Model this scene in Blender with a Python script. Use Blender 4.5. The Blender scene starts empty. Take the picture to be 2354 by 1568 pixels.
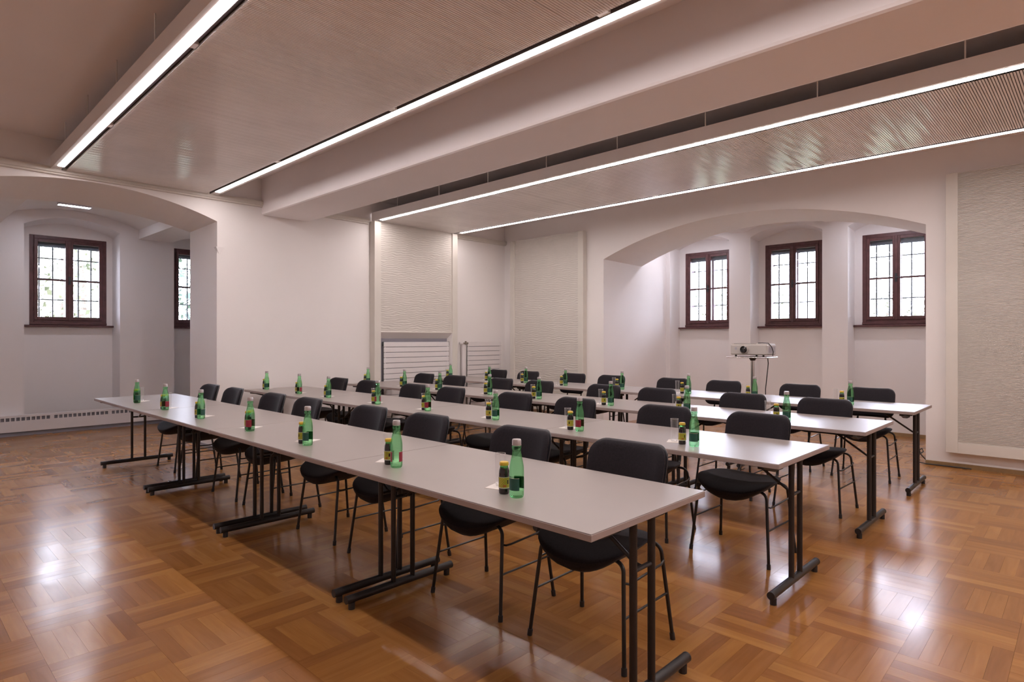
import bpy, math, random
from mathutils import Vector, Matrix, noise

# ------------------------------------------------------------------ camera, world, exposure
RNG = random.Random(11)
SC = bpy.context.scene
COL = SC.collection
cam_data = bpy.data.cameras.new('camera')
cam = bpy.data.objects.new('camera', cam_data)
COL.objects.link(cam)
cam_data.sensor_width = 36.0
cam_data.sensor_fit = 'HORIZONTAL'
cam_data.lens = 1402.0 / 2354.0 * 36.0
cam_data.shift_y = -5.0 / 2354.0
cam_data.clip_start = 0.05
cam_data.clip_end = 300
cam.location = (0, 0, 1.367)
cam.rotation_euler = (math.radians(90), 0, math.radians(-46.53))
SC.camera = cam

SC.view_settings.view_transform = 'Standard'
SC.view_settings.look = 'None'
SC.view_settings.gamma = 1.0
SC.view_settings.use_curve_mapping = False
SC.view_settings.exposure = 0.14

SKY = (0.86, 0.90, 1.12)
SKY_STRENGTH = 24.0
STRIP = (1.0, 0.90, 0.885)
STRIP_STRENGTH = 36.5
world = bpy.data.worlds.new('overcast_sky')
SC.world = world
world.use_nodes = True
bg = world.node_tree.nodes['Background']
bg.inputs[0].default_value = (*SKY, 1)
bg.inputs[1].default_value = SKY_STRENGTH



# ------------------------------------------------------------------ materials
def nodes_of(name):
    m = bpy.data.materials.new(name)
    m.use_nodes = True
    nt = m.node_tree
    return m, nt, nt.nodes['Principled BSDF']


def simple(name, col, rough=0.5, metal=0.0, spec=0.5, var=0.04, scale=6.0, bump=0.0, bscale=60.0, coat=0.0, sheen=0.0):
    m, nt, p = nodes_of(name)
    tc = nt.nodes.new('ShaderNodeTexCoord')
    nz = nt.nodes.new('ShaderNodeTexNoise')
    nz.inputs['Scale'].default_value = scale
    nz.inputs['Detail'].default_value = 4
    nt.links.new(tc.outputs['Object'], nz.inputs['Vector'])
    rp = nt.nodes.new('ShaderNodeValToRGB')
    rp.color_ramp.elements[0].position = 0.3
    rp.color_ramp.elements[1].position = 0.7
    rp.color_ramp.elements[0].color = tuple(c * (1 - var) for c in col) + (1,)
    rp.color_ramp.elements[1].color = tuple(min(1, c * (1 + var)) for c in col) + (1,)
    nt.links.new(nz.outputs['Fac'], rp.inputs['Fac'])
    nt.links.new(rp.outputs['Color'], p.inputs['Base Color'])
    p.inputs['Roughness'].default_value = rough
    p.inputs['Metallic'].default_value = metal
    p.inputs['Specular IOR Level'].default_value = spec
    if coat:
        p.inputs['Coat Weight'].default_value = coat
        p.inputs['Coat Roughness'].default_value = 0.15
    if sheen:
        p.inputs['Sheen Weight'].default_value = sheen
        p.inputs['Sheen Roughness'].default_value = 0.4
    if bump:
        nb = nt.nodes.new('ShaderNodeTexNoise')
        nb.inputs['Scale'].default_value = bscale
        nb.inputs['Detail'].default_value = 5
        nt.links.new(tc.outputs['Object'], nb.inputs['Vector'])
        b = nt.nodes.new('ShaderNodeBump')
        b.inputs['Strength'].default_value = bump
        b.inputs['Distance'].default_value = 0.01
        nt.links.new(nb.outputs['Fac'], b.inputs['Height'])
        nt.links.new(b.outputs['Normal'], p.inputs['Normal'])
    return m


def emissive(name, col, strength):
    m = bpy.data.materials.new(name)
    m.use_nodes = True
    nt = m.node_tree
    nt.nodes.clear()
    e = nt.nodes.new('ShaderNodeEmission')
    e.inputs[0].default_value = (*col, 1)
    e.inputs[1].default_value = strength
    o = nt.nodes.new('ShaderNodeOutputMaterial')
    nt.links.new(e.outputs[0], o.inputs['Surface'])
    return m


def clear_glass(name, col, gloss=0.12, clear=0.88, rough=0.02):
    # a thin pane: mostly lets light straight through, a little mirror
    m = bpy.data.materials.new(name)
    m.use_nodes = True
    nt = m.node_tree
    nt.nodes.clear()
    t = nt.nodes.new('ShaderNodeBsdfTransparent')
    t.inputs[0].default_value = (*col, 1)
    g = nt.nodes.new('ShaderNodeBsdfGlossy')
    g.inputs['Roughness'].default_value = rough
    fr = nt.nodes.new('ShaderNodeFresnel')
    fr.inputs['IOR'].default_value = 1.45
    mx = nt.nodes.new('ShaderNodeMixShader')
    nt.links.new(fr.outputs[0], mx.inputs[0])
    nt.links.new(t.outputs[0], mx.inputs[1])
    nt.links.new(g.outputs[0], mx.inputs[2])
    o = nt.nodes.new('ShaderNodeOutputMaterial')
    nt.links.new(mx.outputs[0], o.inputs['Surface'])
    return m


def solid_glass(name, col, ior=1.33, clear=0.45, tint=None):
    # filled bottle glass: refracting body mixed with plain tinted transparency
    m = bpy.data.materials.new(name)
    m.use_nodes = True
    nt = m.node_tree
    nt.nodes.clear()
    g = nt.nodes.new('ShaderNodeBsdfGlass')
    g.inputs['Color'].default_value = (*col, 1)
    g.inputs['Roughness'].default_value = 0.03
    g.inputs['IOR'].default_value = ior
    t = nt.nodes.new('ShaderNodeBsdfTransparent')
    t.inputs[0].default_value = (*(tint or col), 1)
    mx = nt.nodes.new('ShaderNodeMixShader')
    mx.inputs[0].default_value = clear
    nt.links.new(g.outputs[0], mx.inputs[1])
    nt.links.new(t.outputs[0], mx.inputs[2])
    o = nt.nodes.new('ShaderNodeOutputMaterial')
    nt.links.new(mx.outputs[0], o.inputs['Surface'])
    return m


def parquet_material():
    m, nt, p = nodes_of('oak_parquet')
    N, Lk = nt.nodes.new, nt.links.new
    uv = N('ShaderNodeUVMap')
    uv.uv_map = 'plank'
    at = N('ShaderNodeAttribute')
    at.attribute_name = 'rnd'
    oi = N('ShaderNodeObjectInfo')
    ad = N('ShaderNodeMath'); ad.operation = 'ADD'
    Lk(at.outputs['Fac'], ad.inputs[0]); Lk(oi.outputs['Random'], ad.inputs[1])
    fr = N('ShaderNodeMath'); fr.operation = 'FRACT'
    Lk(ad.outputs[0], fr.inputs[0])
    rnd = fr.outputs[0]
    mul = N('ShaderNodeVectorMath'); mul.operation = 'SCALE'
    cmb = N('ShaderNodeCombineXYZ')
    Lk(rnd, cmb.inputs[0]); Lk(rnd, cmb.inputs[1]); Lk(rnd, cmb.inputs[2])
    Lk(cmb.outputs[0], mul.inputs[0]); mul.inputs['Scale'].default_value = 37.0
    vadd = N('ShaderNodeVectorMath'); vadd.operation = 'ADD'
    Lk(uv.outputs[0], vadd.inputs[0]); Lk(mul.outputs[0], vadd.inputs[1])
    mp = N('ShaderNodeMapping')
    mp.inputs['Scale'].default_value = (3, 34, 3)
    Lk(vadd.outputs[0], mp.inputs['Vector'])
    g1 = N('ShaderNodeTexNoise'); g1.inputs['Scale'].default_value = 1.0; g1.inputs['Detail'].default_value = 3
    g1.inputs['Distortion'].default_value = 0.6
    Lk(mp.outputs[0], g1.inputs['Vector'])
    mp2 = N('ShaderNodeMapping'); mp2.inputs['Scale'].default_value = (2.2, 9, 2)
    Lk(vadd.outputs[0], mp2.inputs['Vector'])
    g2 = N('ShaderNodeTexNoise'); g2.inputs['Scale'].default_value = 1.5; g2.inputs['Detail'].default_value = 3
    Lk(mp2.outputs[0], g2.inputs['Vector'])
    tone = N('ShaderNodeValToRGB')
    e = tone.color_ramp.elements
    e[0].position = 0.0; e[0].color = (0.290, 0.122, 0.038, 1)
    e[1].position = 1.0; e[1].color = (0.435, 0.208, 0.062, 1)
    x = e.new(0.35); x.color = (0.345, 0.151, 0.043, 1)
    x = e.new(0.7); x.color = (0.390, 0.177, 0.049, 1)
    Lk(rnd, tone.inputs['Fac'])
    gr = N('ShaderNodeValToRGB')
    gr.color_ramp.elements[0].position = 0.3; gr.color_ramp.elements[0].color = (0.72, 0.66, 0.60, 1)
    gr.color_ramp.elements[1].position = 0.65; gr.color_ramp.elements[1].color = (1.08, 1.08, 1.08, 1)
    Lk(g1.outputs['Fac'], gr.inputs['Fac'])
    mx = N('ShaderNodeMix'); mx.data_type = 'RGBA'; mx.blend_type = 'MULTIPLY'
    mx.inputs['Factor'].default_value = 0.42
    Lk(tone.outputs['Color'], mx.inputs['A']); Lk(gr.outputs['Color'], mx.inputs['B'])
    gr2 = N('ShaderNodeValToRGB')
    gr2.color_ramp.elements[0].position = 0.3; gr2.color_ramp.elements[0].color = (0.85, 0.82, 0.8, 1)
    gr2.color_ramp.elements[1].position = 0.7; gr2.color_ramp.elements[1].color = (1.1, 1.08, 1.05, 1)
    Lk(g2.outputs['Fac'], gr2.inputs['Fac'])
    mx2 = N('ShaderNodeMix'); mx2.data_type = 'RGBA'; mx2.blend_type = 'MULTIPLY'
    mx2.inputs['Factor'].default_value = 0.35
    Lk(mx.outputs['Result'], mx2.inputs['A']); Lk(gr2.outputs['Color'], mx2.inputs['B'])
    Lk(mx2.outputs['Result'], p.inputs['Base Color'])
    # worn varnish: gloss varies in soft patches, fine grain relief
    tc = N('ShaderNodeTexCoord')
    geo = N('ShaderNodeNewGeometry')
    w = N('ShaderNodeTexNoise'); w.inputs['Scale'].default_value = 2.2; w.inputs['Detail'].default_value = 4
    Lk(geo.outputs['Position'], w.inputs['Vector'])
    mr = N('ShaderNodeMapRange')
    mr.inputs['From Min'].default_value = 0.3; mr.inputs['From Max'].default_value = 0.7
    mr.inputs['To Min'].default_value = 0.16; mr.inputs['To Max'].default_value = 0.27
    Lk(w.outputs['Fac'], mr.inputs['Value'])
    Lk(mr.outputs[0], p.inputs['Roughness'])
    p.inputs['Specular IOR Level'].default_value = 0.5
    return m


def leaf_material(name, c1, c2):
    m, nt, p = nodes_of(name)
    oi = nt.nodes.new('ShaderNodeNewGeometry')
    rp = nt.nodes.new('ShaderNodeValToRGB')
    rp.color_ramp.elements[0].color = (*c1, 1)
    rp.color_ramp.elements[1].color = (*c2, 1)
    nt.links.new(oi.outputs['Random Per Island'], rp.inputs['Fac'])
    nt.links.new(rp.outputs['Color'], p.inputs['Base Color'])
    p.inputs['Roughness'].default_value = 0.6
    return m


def label_material(name, col, lines, dark):
    # printed paper label: rows of small unreadable print
    m, nt, p = nodes_of(name)
    uv = nt.nodes.new('ShaderNodeUVMap'); uv.uv_map = 'lab'
    w = nt.nodes.new('ShaderNodeTexBrick')
    w.inputs['Color1'].default_value = (*lines, 1)
    w.inputs['Color2'].default_value = (*col, 1)
    w.inputs['Mortar'].default_value = (*dark, 1)
    w.inputs['Scale'].default_value = 7.0
    w.inputs['Mortar Size'].default_value = 0.05
    nt.links.new(uv.outputs[0], w.inputs['Vector'])
    nt.links.new(w.outputs['Color'], p.inputs['Base Color'])
    p.inputs['Roughness'].default_value = 0.5
    return m


M = {}
M['plaster'] = simple('white_plaster', (0.87, 0.83, 0.815), 0.9, spec=0.2, var=0.015, scale=1.5, bump=0.05, bscale=25)
M['ceiling'] = simple('ceiling_plaster', (0.93, 0.88, 0.88), 0.9, spec=0.2, var=0.015, scale=1.2, bump=0.04, bscale=25)
M['trim'] = simple('cream_trim_paint', (0.70, 0.66, 0.60), 0.6, var=0.02)
M['raft'] = simple('raft_lacquer', (0.82, 0.78, 0.76), 0.42, var=0.02, scale=2)
M['rib'] = simple('raft_slat_lacquer', (0.93, 0.88, 0.86), 0.17, spec=0.8, var=0.05, scale=2.2)
M['dark'] = simple('dark_cavity', (0.03, 0.024, 0.022), 0.9)
M['track'] = simple('grey_track', (0.16, 0.14, 0.15), 0.5)
M['strip'] = emissive('light_strip', STRIP, STRIP_STRENGTH)
M['panel'] = simple('acoustic_panel_paint', (0.66, 0.62, 0.57), 0.6, var=0.02)
M['stile'] = simple('panel_frame_paint', (0.72, 0.68, 0.62), 0.5, var=0.02)
M['radiator'] = simple('radiator_enamel', (0.78, 0.74, 0.74), 0.4, var=0.01)
M['plinth'] = simple('grey_plinth', (0.30, 0.29, 0.33), 0.5)
M['chrome'] = simple('chrome', (0.55, 0.53, 0.52), 0.18, metal=1.0, var=0.02)
M['brass'] = simple('valve_metal', (0.30, 0.26, 0.22), 0.35, metal=0.8)
M['wood'] = simple('dark_red_wood', (0.105, 0.038, 0.038), 0.4, var=0.25, scale=14, bump=0.05)
M['casing'] = simple('outer_casing_paint', (0.13, 0.085, 0.09), 0.6, var=0.15)
M['iron'] = simple('grille_iron', (0.045, 0.05, 0.055), 0.6)
M['blind'] = simple('blind_fabric', (0.10, 0.11, 0.13), 0.8)
M['glass'] = clear_glass('window_glass', (0.97, 0.98, 0.98))
M['cord'] = simple('white_cord', (0.8, 0.78, 0.76), 0.6)
M['skirting'] = simple('oak_skirting', (0.30, 0.19, 0.09), 0.4, var=0.15, scale=20)
M['floor'] = parquet_material()
M['grout'] = simple('parquet_joint', (0.045, 0.022, 0.010), 0.7)
M['laminate'] = simple('grey_laminate', (0.325, 0.283, 0.264), 0.33, var=0.02, scale=3)
M['edge'] = simple('table_edge_band', (0.36, 0.29, 0.27), 0.5, var=0.04)
M['steel'] = simple('dark_powder_steel', (0.030, 0.025, 0.024), 0.38, metal=0.3, var=0.06)
M['plastic'] = simple('black_plastic', (0.018, 0.016, 0.017), 0.45)
M['greyplastic'] = simple('grey_bracket_plastic', (0.11, 0.095, 0.09), 0.5)
M['fabric'] = simple('black_upholstery', (0.016, 0.013, 0.017), 0.8, spec=0.25, var=0.2, scale=120, bump=0.12, bscale=500, sheen=0.06)
M['shell'] = simple('satin_black_shell', (0.045, 0.045, 0.052), 0.35)
M['tube'] = simple('black_lacquered_tube', (0.012, 0.010, 0.010), 0.30)
M['greenglass'] = solid_glass('green_bottle_glass', (0.50, 0.92, 0.58), 1.33, 0.62, (0.66, 0.90, 0.70))
M['juiceglass'] = simple('dark_juice_glass', (0.012, 0.006, 0.008), 0.06, coat=0.6)
M['juiceneck'] = solid_glass('pale_green_neck', (0.45, 0.75, 0.42), 1.3, 0.5)
M['cap'] = simple('silver_cap', (0.50, 0.46, 0.46), 0.32, metal=0.55)
M['yellow'] = simple('yellow_cap', (0.72, 0.47, 0.05), 0.4)
M['lab_green'] = label_material('dark_green_label', (0.012, 0.085, 0.055), (0.02, 0.13, 0.085), (0.008, 0.05, 0.035))
M['lab_red'] = label_material('red_label', (0.30, 0.012, 0.035), (0.36, 0.03, 0.05), (0.17, 0.006, 0.02))
M['lab_yellow'] = label_material('yellow_label', (0.48, 0.40, 0.03), (0.56, 0.47, 0.06), (0.30, 0.26, 0.02))
M['lab_white'] = simple('white_label_band', (0.62, 0.60, 0.50), 0.5)
M['lab_orange'] = simple('orange_label_motif', (0.45, 0.10, 0.02), 0.5)
def milky(name, w, gl):
    # thin drinking glass: clear, with a faint whitish film and a soft sheen
    m = bpy.data.materials.new(name); m.use_nodes = True
    nt = m.node_tree; nt.nodes.clear()
    t = nt.nodes.new('ShaderNodeBsdfTransparent'); t.inputs[0].default_value = (0.985, 0.985, 0.985, 1)
    d = nt.nodes.new('ShaderNodeBsdfDiffuse'); d.inputs[0].default_value = (0.9, 0.88, 0.88, 1)
    lw = nt.nodes.new('ShaderNodeLayerWeight'); lw.inputs[0].default_value = 0.35
    mr = nt.nodes.new('ShaderNodeMapRange')
    mr.inputs['To Min'].default_value = w * 0.4; mr.inputs['To Max'].default_value = w * 3.2
    nt.links.new(lw.outputs['Facing'], mr.inputs['Value'])
    m1 = nt.nodes.new('ShaderNodeMixShader'); nt.links.new(mr.outputs[0], m1.inputs[0])
    nt.links.new(t.outputs[0], m1.inputs[1]); nt.links.new(d.outputs[0], m1.inputs[2])
    g = nt.nodes.new('ShaderNodeBsdfGlossy'); g.inputs['Roughness'].default_value = 0.05
    m2 = nt.nodes.new('ShaderNodeMixShader'); m2.inputs[0].default_value = gl
    nt.links.new(m1.outputs[0], m2.inputs[1]); nt.links.new(g.outputs[0], m2.inputs[2])
    o = nt.nodes.new('ShaderNodeOutputMaterial'); nt.links.new(m2.outputs[0], o.inputs['Surface'])
    return m


M['tumbler'] = milky('tumbler_glass', 0.10, 0.05)
M['tumblerbase'] = milky('tumbler_base', 0.26, 0.10)
M['napkin'] = simple('white_paper', (0.80, 0.75, 0.71), 0.9, var=0.02)
M['print'] = simple('dark_print', (0.05, 0.045, 0.04), 0.8)
M['projector'] = simple('projector_shell', (0.50, 0.46, 0.43), 0.45, var=0.02)
M['projside'] = simple('projector_grille', (0.40, 0.38, 0.42), 0.5)
M['lens'] = simple('lens_glass', (0.006, 0.006, 0.007), 0.05, coat=1.0)
M['tray'] = simple('tray_wood', (0.20, 0.14, 0.09), 0.5)
M['lampcover'] = emissive('lamp_cover', (0.92, 0.89, 1.0), 75.0)
M['lampbox'] = simple('lamp_box_paint', (0.60, 0.58, 0.62), 0.5)
M['leaf1'] = leaf_material('pale_leaf', (0.035, 0.050, 0.020), (0.26, 0.26, 0.16))
M['leaf2'] = leaf_material('green_leaf', (0.010, 0.030, 0.015), (0.09, 0.13, 0.085))
M['bark'] = simple('bark', (0.12, 0.09, 0.07), 0.9, var=0.3)
M['grass'] = simple('outside_grass', (0.06, 0.07, 0.035), 0.9, var=0.3, scale=2)


# ------------------------------------------------------------------ mesh builder
class MB:
    def __init__(s):
        s.v = []; s.f = []; s.uv = None

    def box(s, x0, x1, y0, y1, z0, z1):
        b = len(s.v)
        s.v += [(x0, y0, z0), (x1, y0, z0), (x1, y1, z0), (x0, y1, z0), (x0, y0, z1), (x1, y0, z1), (x1, y1, z1), (x0, y1, z1)]
        s.f += [tuple(b + i for i in q) for q in ((0, 3, 2, 1), (4, 5, 6, 7), (0, 1, 5, 4), (1, 2, 6, 5), (2, 3, 7, 6), (3, 0, 4, 7))]
        return s

    def bev(s, x0, x1, y0, y1, z0, z1, r):
        # box with all vertical/horizontal edges chamfered by r
        b = len(s.v)
        xs, ys, zs = (x0, x1), (y0, y1), (z0, z1)
        idx = {}
        for i in (0, 1):
            for j in (0, 1):
                for k in (0, 1):
                    sx, sy, sz = (1 - 2 * i) * r, (1 - 2 * j) * r, (1 - 2 * k) * r
                    for a in range(3):
                        p = [xs[i] + sx, ys[j] + sy, zs[k] + sz]
                        p[a] = (xs[i], ys[j], zs[k])[a]
                        idx[(i, j, k, a)] = len(s.v)
                        s.v.append(tuple(p))
        F = []
        for a in range(3):
            o = [q for q in range(3) if q != a]
            for t in (0, 1):
                ring = []
                for (u, w) in ((0, 0), (1, 0), (1, 1), (0, 1)):
                    c = [0, 0, 0]; c[a] = t; c[o[0]] = u; c[o[1]] = w
                    ring.append(idx[(*c, a)])
                F.append(tuple(ring))
        for a in range(3):
            o = [q for q in range(3) if q != a]
            for u in (0, 1):
                for w in (0, 1):
                    c0 = [0, 0, 0]; c0[o[0]] = u; c0[o[1]] = w
                    c1 = list(c0); c1[a] = 1
                    F.append((idx[(*c0, o[0])], idx[(*c1, o[0])], idx[(*c1, o[1])], idx[(*c0, o[1])]))
        for i in (0, 1):
            for j in (0, 1):
                for k in (0, 1):
                    F.append((idx[(i, j, k, 0)], idx[(i, j, k, 1)], idx[(i, j, k, 2)]))
        s.f += F
        return s

    def tube(s, pts, r, n=8, cap=True):
        pts = [Vector(p) for p in pts]
        rs = r if isinstance(r, (list, tuple)) else [r] * len(pts)
        b = len(s.v)
        t0 = (pts[1] - pts[0]).normalized()
        up = Vector((0, 0, 1)) if abs(t0.z) < 0.9 else Vector((1, 0, 0))
        nrm = t0.cross(up).normalized()
        for i, p in enumerate(pts):
            if i == 0: t = t0
            elif i == len(pts) - 1: t = (pts[i] - pts[i - 1]).normalized()
            else: t = ((pts[i] - pts[i - 1]).normalized() + (pts[i + 1] - pts[i]).normalized()).normalized()
            nrm = (nrm - t * nrm.dot(t)).normalized()
            bn = t.cross(nrm)
            for k in range(n):
                a = 2 * math.pi * k / n
                s.v.append(tuple(p + (nrm * math.cos(a) + bn * math.sin(a)) * rs[i]))
        for i in range(len(pts) - 1):
            for k in range(n):
                k2 = (k + 1) % n
                s.f.append((b + i * n + k, b + i * n + k2, b + (i + 1) * n + k2, b + (i + 1) * n + k))
        if cap:
            s.f.append(tuple(b + k for k in reversed(range(n))))
            e = b + (len(pts) - 1) * n
            s.f.append(tuple(e + k for k in range(n)))
        return s

    def lathe(s, prof, n=20, cx=0, cy=0, a0=0.0, a1=None, closed=True):
        b = len(s.v)
        full = a1 is None
        cnt = n if full else n + 1
        for (r, z) in prof:
            for k in range(cnt):
                a = a0 + (2 * math.pi if full else (a1 - a0)) * k / n
                s.v.append((cx + r * math.cos(a), cy + r * math.sin(a), z))
        for i in range(len(prof) - 1):
            for k in range(n):
                k2 = (k + 1) % cnt
                s.f.append((b + i * cnt + k, b + i * cnt + k2, b + (i + 1) * cnt + k2, b + (i + 1) * cnt + k))
        if full and closed:
            s.f.append(tuple(b + k for k in reversed(range(n))))
            e = b + (len(prof) - 1) * cnt
            s.f.append(tuple(e + k for k in range(n)))
        return s

    def quad(s, a, b_, c, d):
        b = len(s.v)
        s.v += [tuple(a), tuple(b_), tuple(c), tuple(d)]
        s.f.append((b, b + 1, b + 2, b + 3))
        return s

    def tri(s, a, b_, c):
        b = len(s.v)
        s.v += [tuple(a), tuple(b_), tuple(c)]
        s.f.append((b, b + 1, b + 2))
        return s

    def mesh(s, name, mat, smooth=False, merge=False):
        me = bpy.data.meshes.new(name)
        me.from_pydata(s.v, [], s.f)
        if merge:
            import bmesh
            bm = bmesh.new(); bm.from_mesh(me)
            bmesh.ops.remove_doubles(bm, verts=bm.verts, dist=1e-5)
            bmesh.ops.recalc_face_normals(bm, faces=bm.faces)
            bm.to_mesh(me); bm.free()
        me.materials.append(M[mat] if isinstance(mat, str) else mat)
        if smooth:
            me.shade_smooth()
            try:
                me.set_sharp_from_angle(angle=math.radians(40))
            except Exception:
                pass
        me.update()
        return me

    def obj(s, name, mat, parent=None, smooth=False, merge=False):
        o = bpy.data.objects.new(name, s.mesh(name, mat, smooth, merge))
        COL.objects.link(o)
        if parent: o.parent = parent
        return o


def link(name, me, parent=None, loc=(0, 0, 0), rz=0.0):
    o = bpy.data.objects.new(name, me)
    COL.objects.link(o)
    o.location = loc
    o.rotation_euler = (0, 0, rz)
    if parent: o.parent = parent
    return o


def empty(name, loc=(0, 0, 0), rz=0.0):
    o = bpy.data.objects.new(name, None)
    COL.objects.link(o)
    o.location = loc
    o.rotation_euler = (0, 0, rz)
    o.empty_display_size = 0.1
    return o


def tag(o, label, cat, group=None):
    o['label'] = label
    o['category'] = cat
    if group: o['group'] = group
    return o


def struct(o, label=None):
    o['kind'] = 'structure'
    if label: o['label'] = label
    return o


def copy_tree(o, parent=None):
    c = o.copy()
    COL.objects.link(c)
    c.parent = parent
    for ch in CHILDREN[o.name]:
        copy_child(ch, c)
    return c


def copy_child(o, parent):
    c = o.copy()
    COL.objects.link(c)
    c.parent = parent
    for ch in CHILDREN.get(o.name, ()):
        copy_child(ch, c)


CHILDREN = {}


def remember(o):
    CHILDREN[o.name] = list(o.children)
    for ch in o.children:
        remember(ch)


# ------------------------------------------------------------------ room shell
XB, YA = 7.96, 7.73          # inner faces of the right wall and the left wall
XN, YN = -2.6, -3.6          # walls behind and beside the camera
ZC = 3.42                    # plaster ceiling


def arc(u, ua, ub, spring, rise):
    if rise <= 0: return spring
    hw = (ub - ua) / 2
    Rr = (hw * hw + rise * rise) / (2 * rise)
    d = u - (ua + ub) / 2
    return spring + math.sqrt(max(0, Rr * Rr - d * d)) - (Rr - rise)


def arched_wall(name, axis, p0, p1, u0, u1, z0, z1, ops, mat='plaster', skip_front=()):
    """wall between planes p0 (room side) and p1 with openings
    ops: (ua, ub, sill, (spring0, rise0), (spring1, rise1))"""
    mb = MB()

    def P(u, p, z):
        return (u, p, z) if axis == 'y' else (p, u, z)

    cuts = sorted({u0, u1} | {o[0] for o in ops} | {o[1] for o in ops})
    for a, b in zip(cuts, cuts[1:]):
        op = next((o for o in ops if o[0] <= a + 1e-6 and o[1] >= b - 1e-6), None)
        if op is None:
            mb.quad(P(a, p0, z0), P(b, p0, z0), P(b, p0, z1), P(a, p0, z1))
            mb.quad(P(b, p1, z0), P(a, p1, z0), P(a, p1, z1), P(b, p1, z1))
            continue
        ua, ub, sill, (s0, r0), (s1, r1) = op
        n = 24 if (r0 > 0 or r1 > 0) else 1
        for k in range(n):
            x0 = ua + (ub - ua) * k / n
            x1 = ua + (ub - ua) * (k + 1) / n
            f0, f1 = arc(x0, ua, ub, s0, r0), arc(x1, ua, ub, s0, r0)
            g0, g1 = arc(x0, ua, ub, s1, r1), arc(x1, ua, ub, s1, r1)
            mb.quad(P(x0, p0, f0), P(x1, p0, f1), P(x1, p0, z1), P(x0, p0, z1))
            mb.quad(P(x1, p1, g1), P(x0, p1, g0), P(x0, p1, z1), P(x1, p1, z1))
            mb.quad(P(x0, p0, f0), P(x0, p1, g0), P(x1, p1, g1), P(x1, p0, f1))
        mb.quad(P(ua, p0, sill), P(ua, p1, sill), P(ua, p1, s1), P(ua, p0, s0))
        mb.quad(P(ub, p1, sill), P(ub, p0, sill), P(ub, p0, s0), P(ub, p1, s1))
        if sill > z0:
            mb.quad(P(ua, p0, z0), P(ub, p0, z0), P(ub, p0, sill), P(ua, p0, sill))
            mb.quad(P(ub, p1, z0), P(ua, p1, z0), P(ua, p1, sill), P(ub, p1, sill))
            mb.quad(P(ua, p0, sill), P(ub, p0, sill), P(ub, p1, sill), P(ua, p1, sill))
    # close the ends and the top
    mb.quad(P(u0, p0, z0), P(u0, p0, z1), P(u0, p1, z1), P(u0, p1, z0))
    mb.quad(P(u1, p0, z0), P(u1, p1, z0), P(u1, p1, z1), P(u1, p0, z1))
    mb.quad(P(u0, p0, z1), P(u1, p0, z1), P(u1, p1, z1), P(u0, p1, z1))
    return struct(mb.obj(name, mat, merge=True))


AY0, AY1 = 0.36, 2.925       # opening in the left wall
wl = arched_wall('wall_left', 'y', YA, 8.64, XN, XB + 2.6, 0, ZC + 0.3,
                 [(AY0, AY1, 0, (2.80, 0.24), (2.775, 0.175))])
# stopped chamfer on the arch corner: a thin bevelled slip with a pointed stop on top
BY0, BY1 = 1.305, 5.56       # opening in the right wall
wr = arched_wall('wall_right', 'x', XB, 9.08, YN, YA, 0, ZC + 0.3,
                 [(BY0, BY1, 0, (2.62, 0.42), (2.60, 0.45))])
wb = MB().box(XN - 0.2, XN, YN - 0.2, 8.64, 0, ZC + 0.3).obj('wall_front', 'plaster'); struct(wb)
wb = MB().box(XN - 0.2, 9.08, YN - 0.2, YN, 0, ZC + 0.3).obj('wall_back', 'plaster'); struct(wb)
struct(MB().box(XN - 0.2, 9.08, YN - 0.2, 8.64, ZC, ZC + 0.25).obj('ceiling', 'ceiling'))

# window walls of the two bays: recesses running down to the floor, then the pierced outer skin
YW, YG = 11.0, 11.43         # bay behind the left wall: wall face, window plane
A_REC = [(-2.37, -1.19), (-0.425, 0.755), (1.52, 2.70), (3.475, 4.655)]  # first two recesses hold the added, unseen windows
arched_wall('wall_left_bay', 'y', YW, YG, -2.6, 5.2, 0, 3.6,
            [(a, b, 0, (3.01, 0.15), (2.98, 0.15)) for a, b in A_REC])
XW, XG = 9.95, 10.31         # bay behind the right wall
B_REC = [(1.50, 2.598), (2.95, 4.045), (4.405, 5.505)]
arched_wall('wall_right_bay', 'x', XW, XG, 0.6, 6.3, 0, 3.6,
            [(a, b, 0, (3.03, 0.14), (3.00, 0.14)) for a, b in B_REC])
ZS, ZT = 1.575, 2.925        # window sill and head
WA, WB = 0.98, 0.885
A_WIN = [2.13, 4.075, 0.185, -1.76]  # last two are unseen windows, added to bring daylight into the bay
B_WIN = [2.05, 3.4975, 4.945]
arched_wall('wall_left_outer', 'y', YG, YG + 0.34, -2.6, 5.2, 0, 3.6,
            [(c - WA / 2, c + WA / 2, ZS, (ZT, 0), (ZT, 0)) for c in A_WIN])
arched_wall('wall_right_outer', 'x', XG, XG + 0.34, 0.6, 6.3, 0, 3.6,
            [(c - WB / 2, c + WB / 2, ZS, (ZT, 0), (ZT, 0)) for c in B_WIN])
# side walls of the bays
struct(MB().box(-2.8, -2.6, 8.64, 11.77, 0, 3.6).obj('wall_left_bay_end', 'plaster'))
struct(MB().box(5.2, 5.4, 8.64, 11.77, 0, 3.6).obj('wall_left_bay_far_end', 'plaster'))
struct(MB().box(9.08, 10.65, 5.585, 5.8, 0, 3.6).obj('wall_right_bay_end', 'plaster'))
struct(MB().box(9.08, 10.65, 1.1, 1.285, 0, 3.6).obj('wall_right_bay_near_end', 'plaster'))


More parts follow.
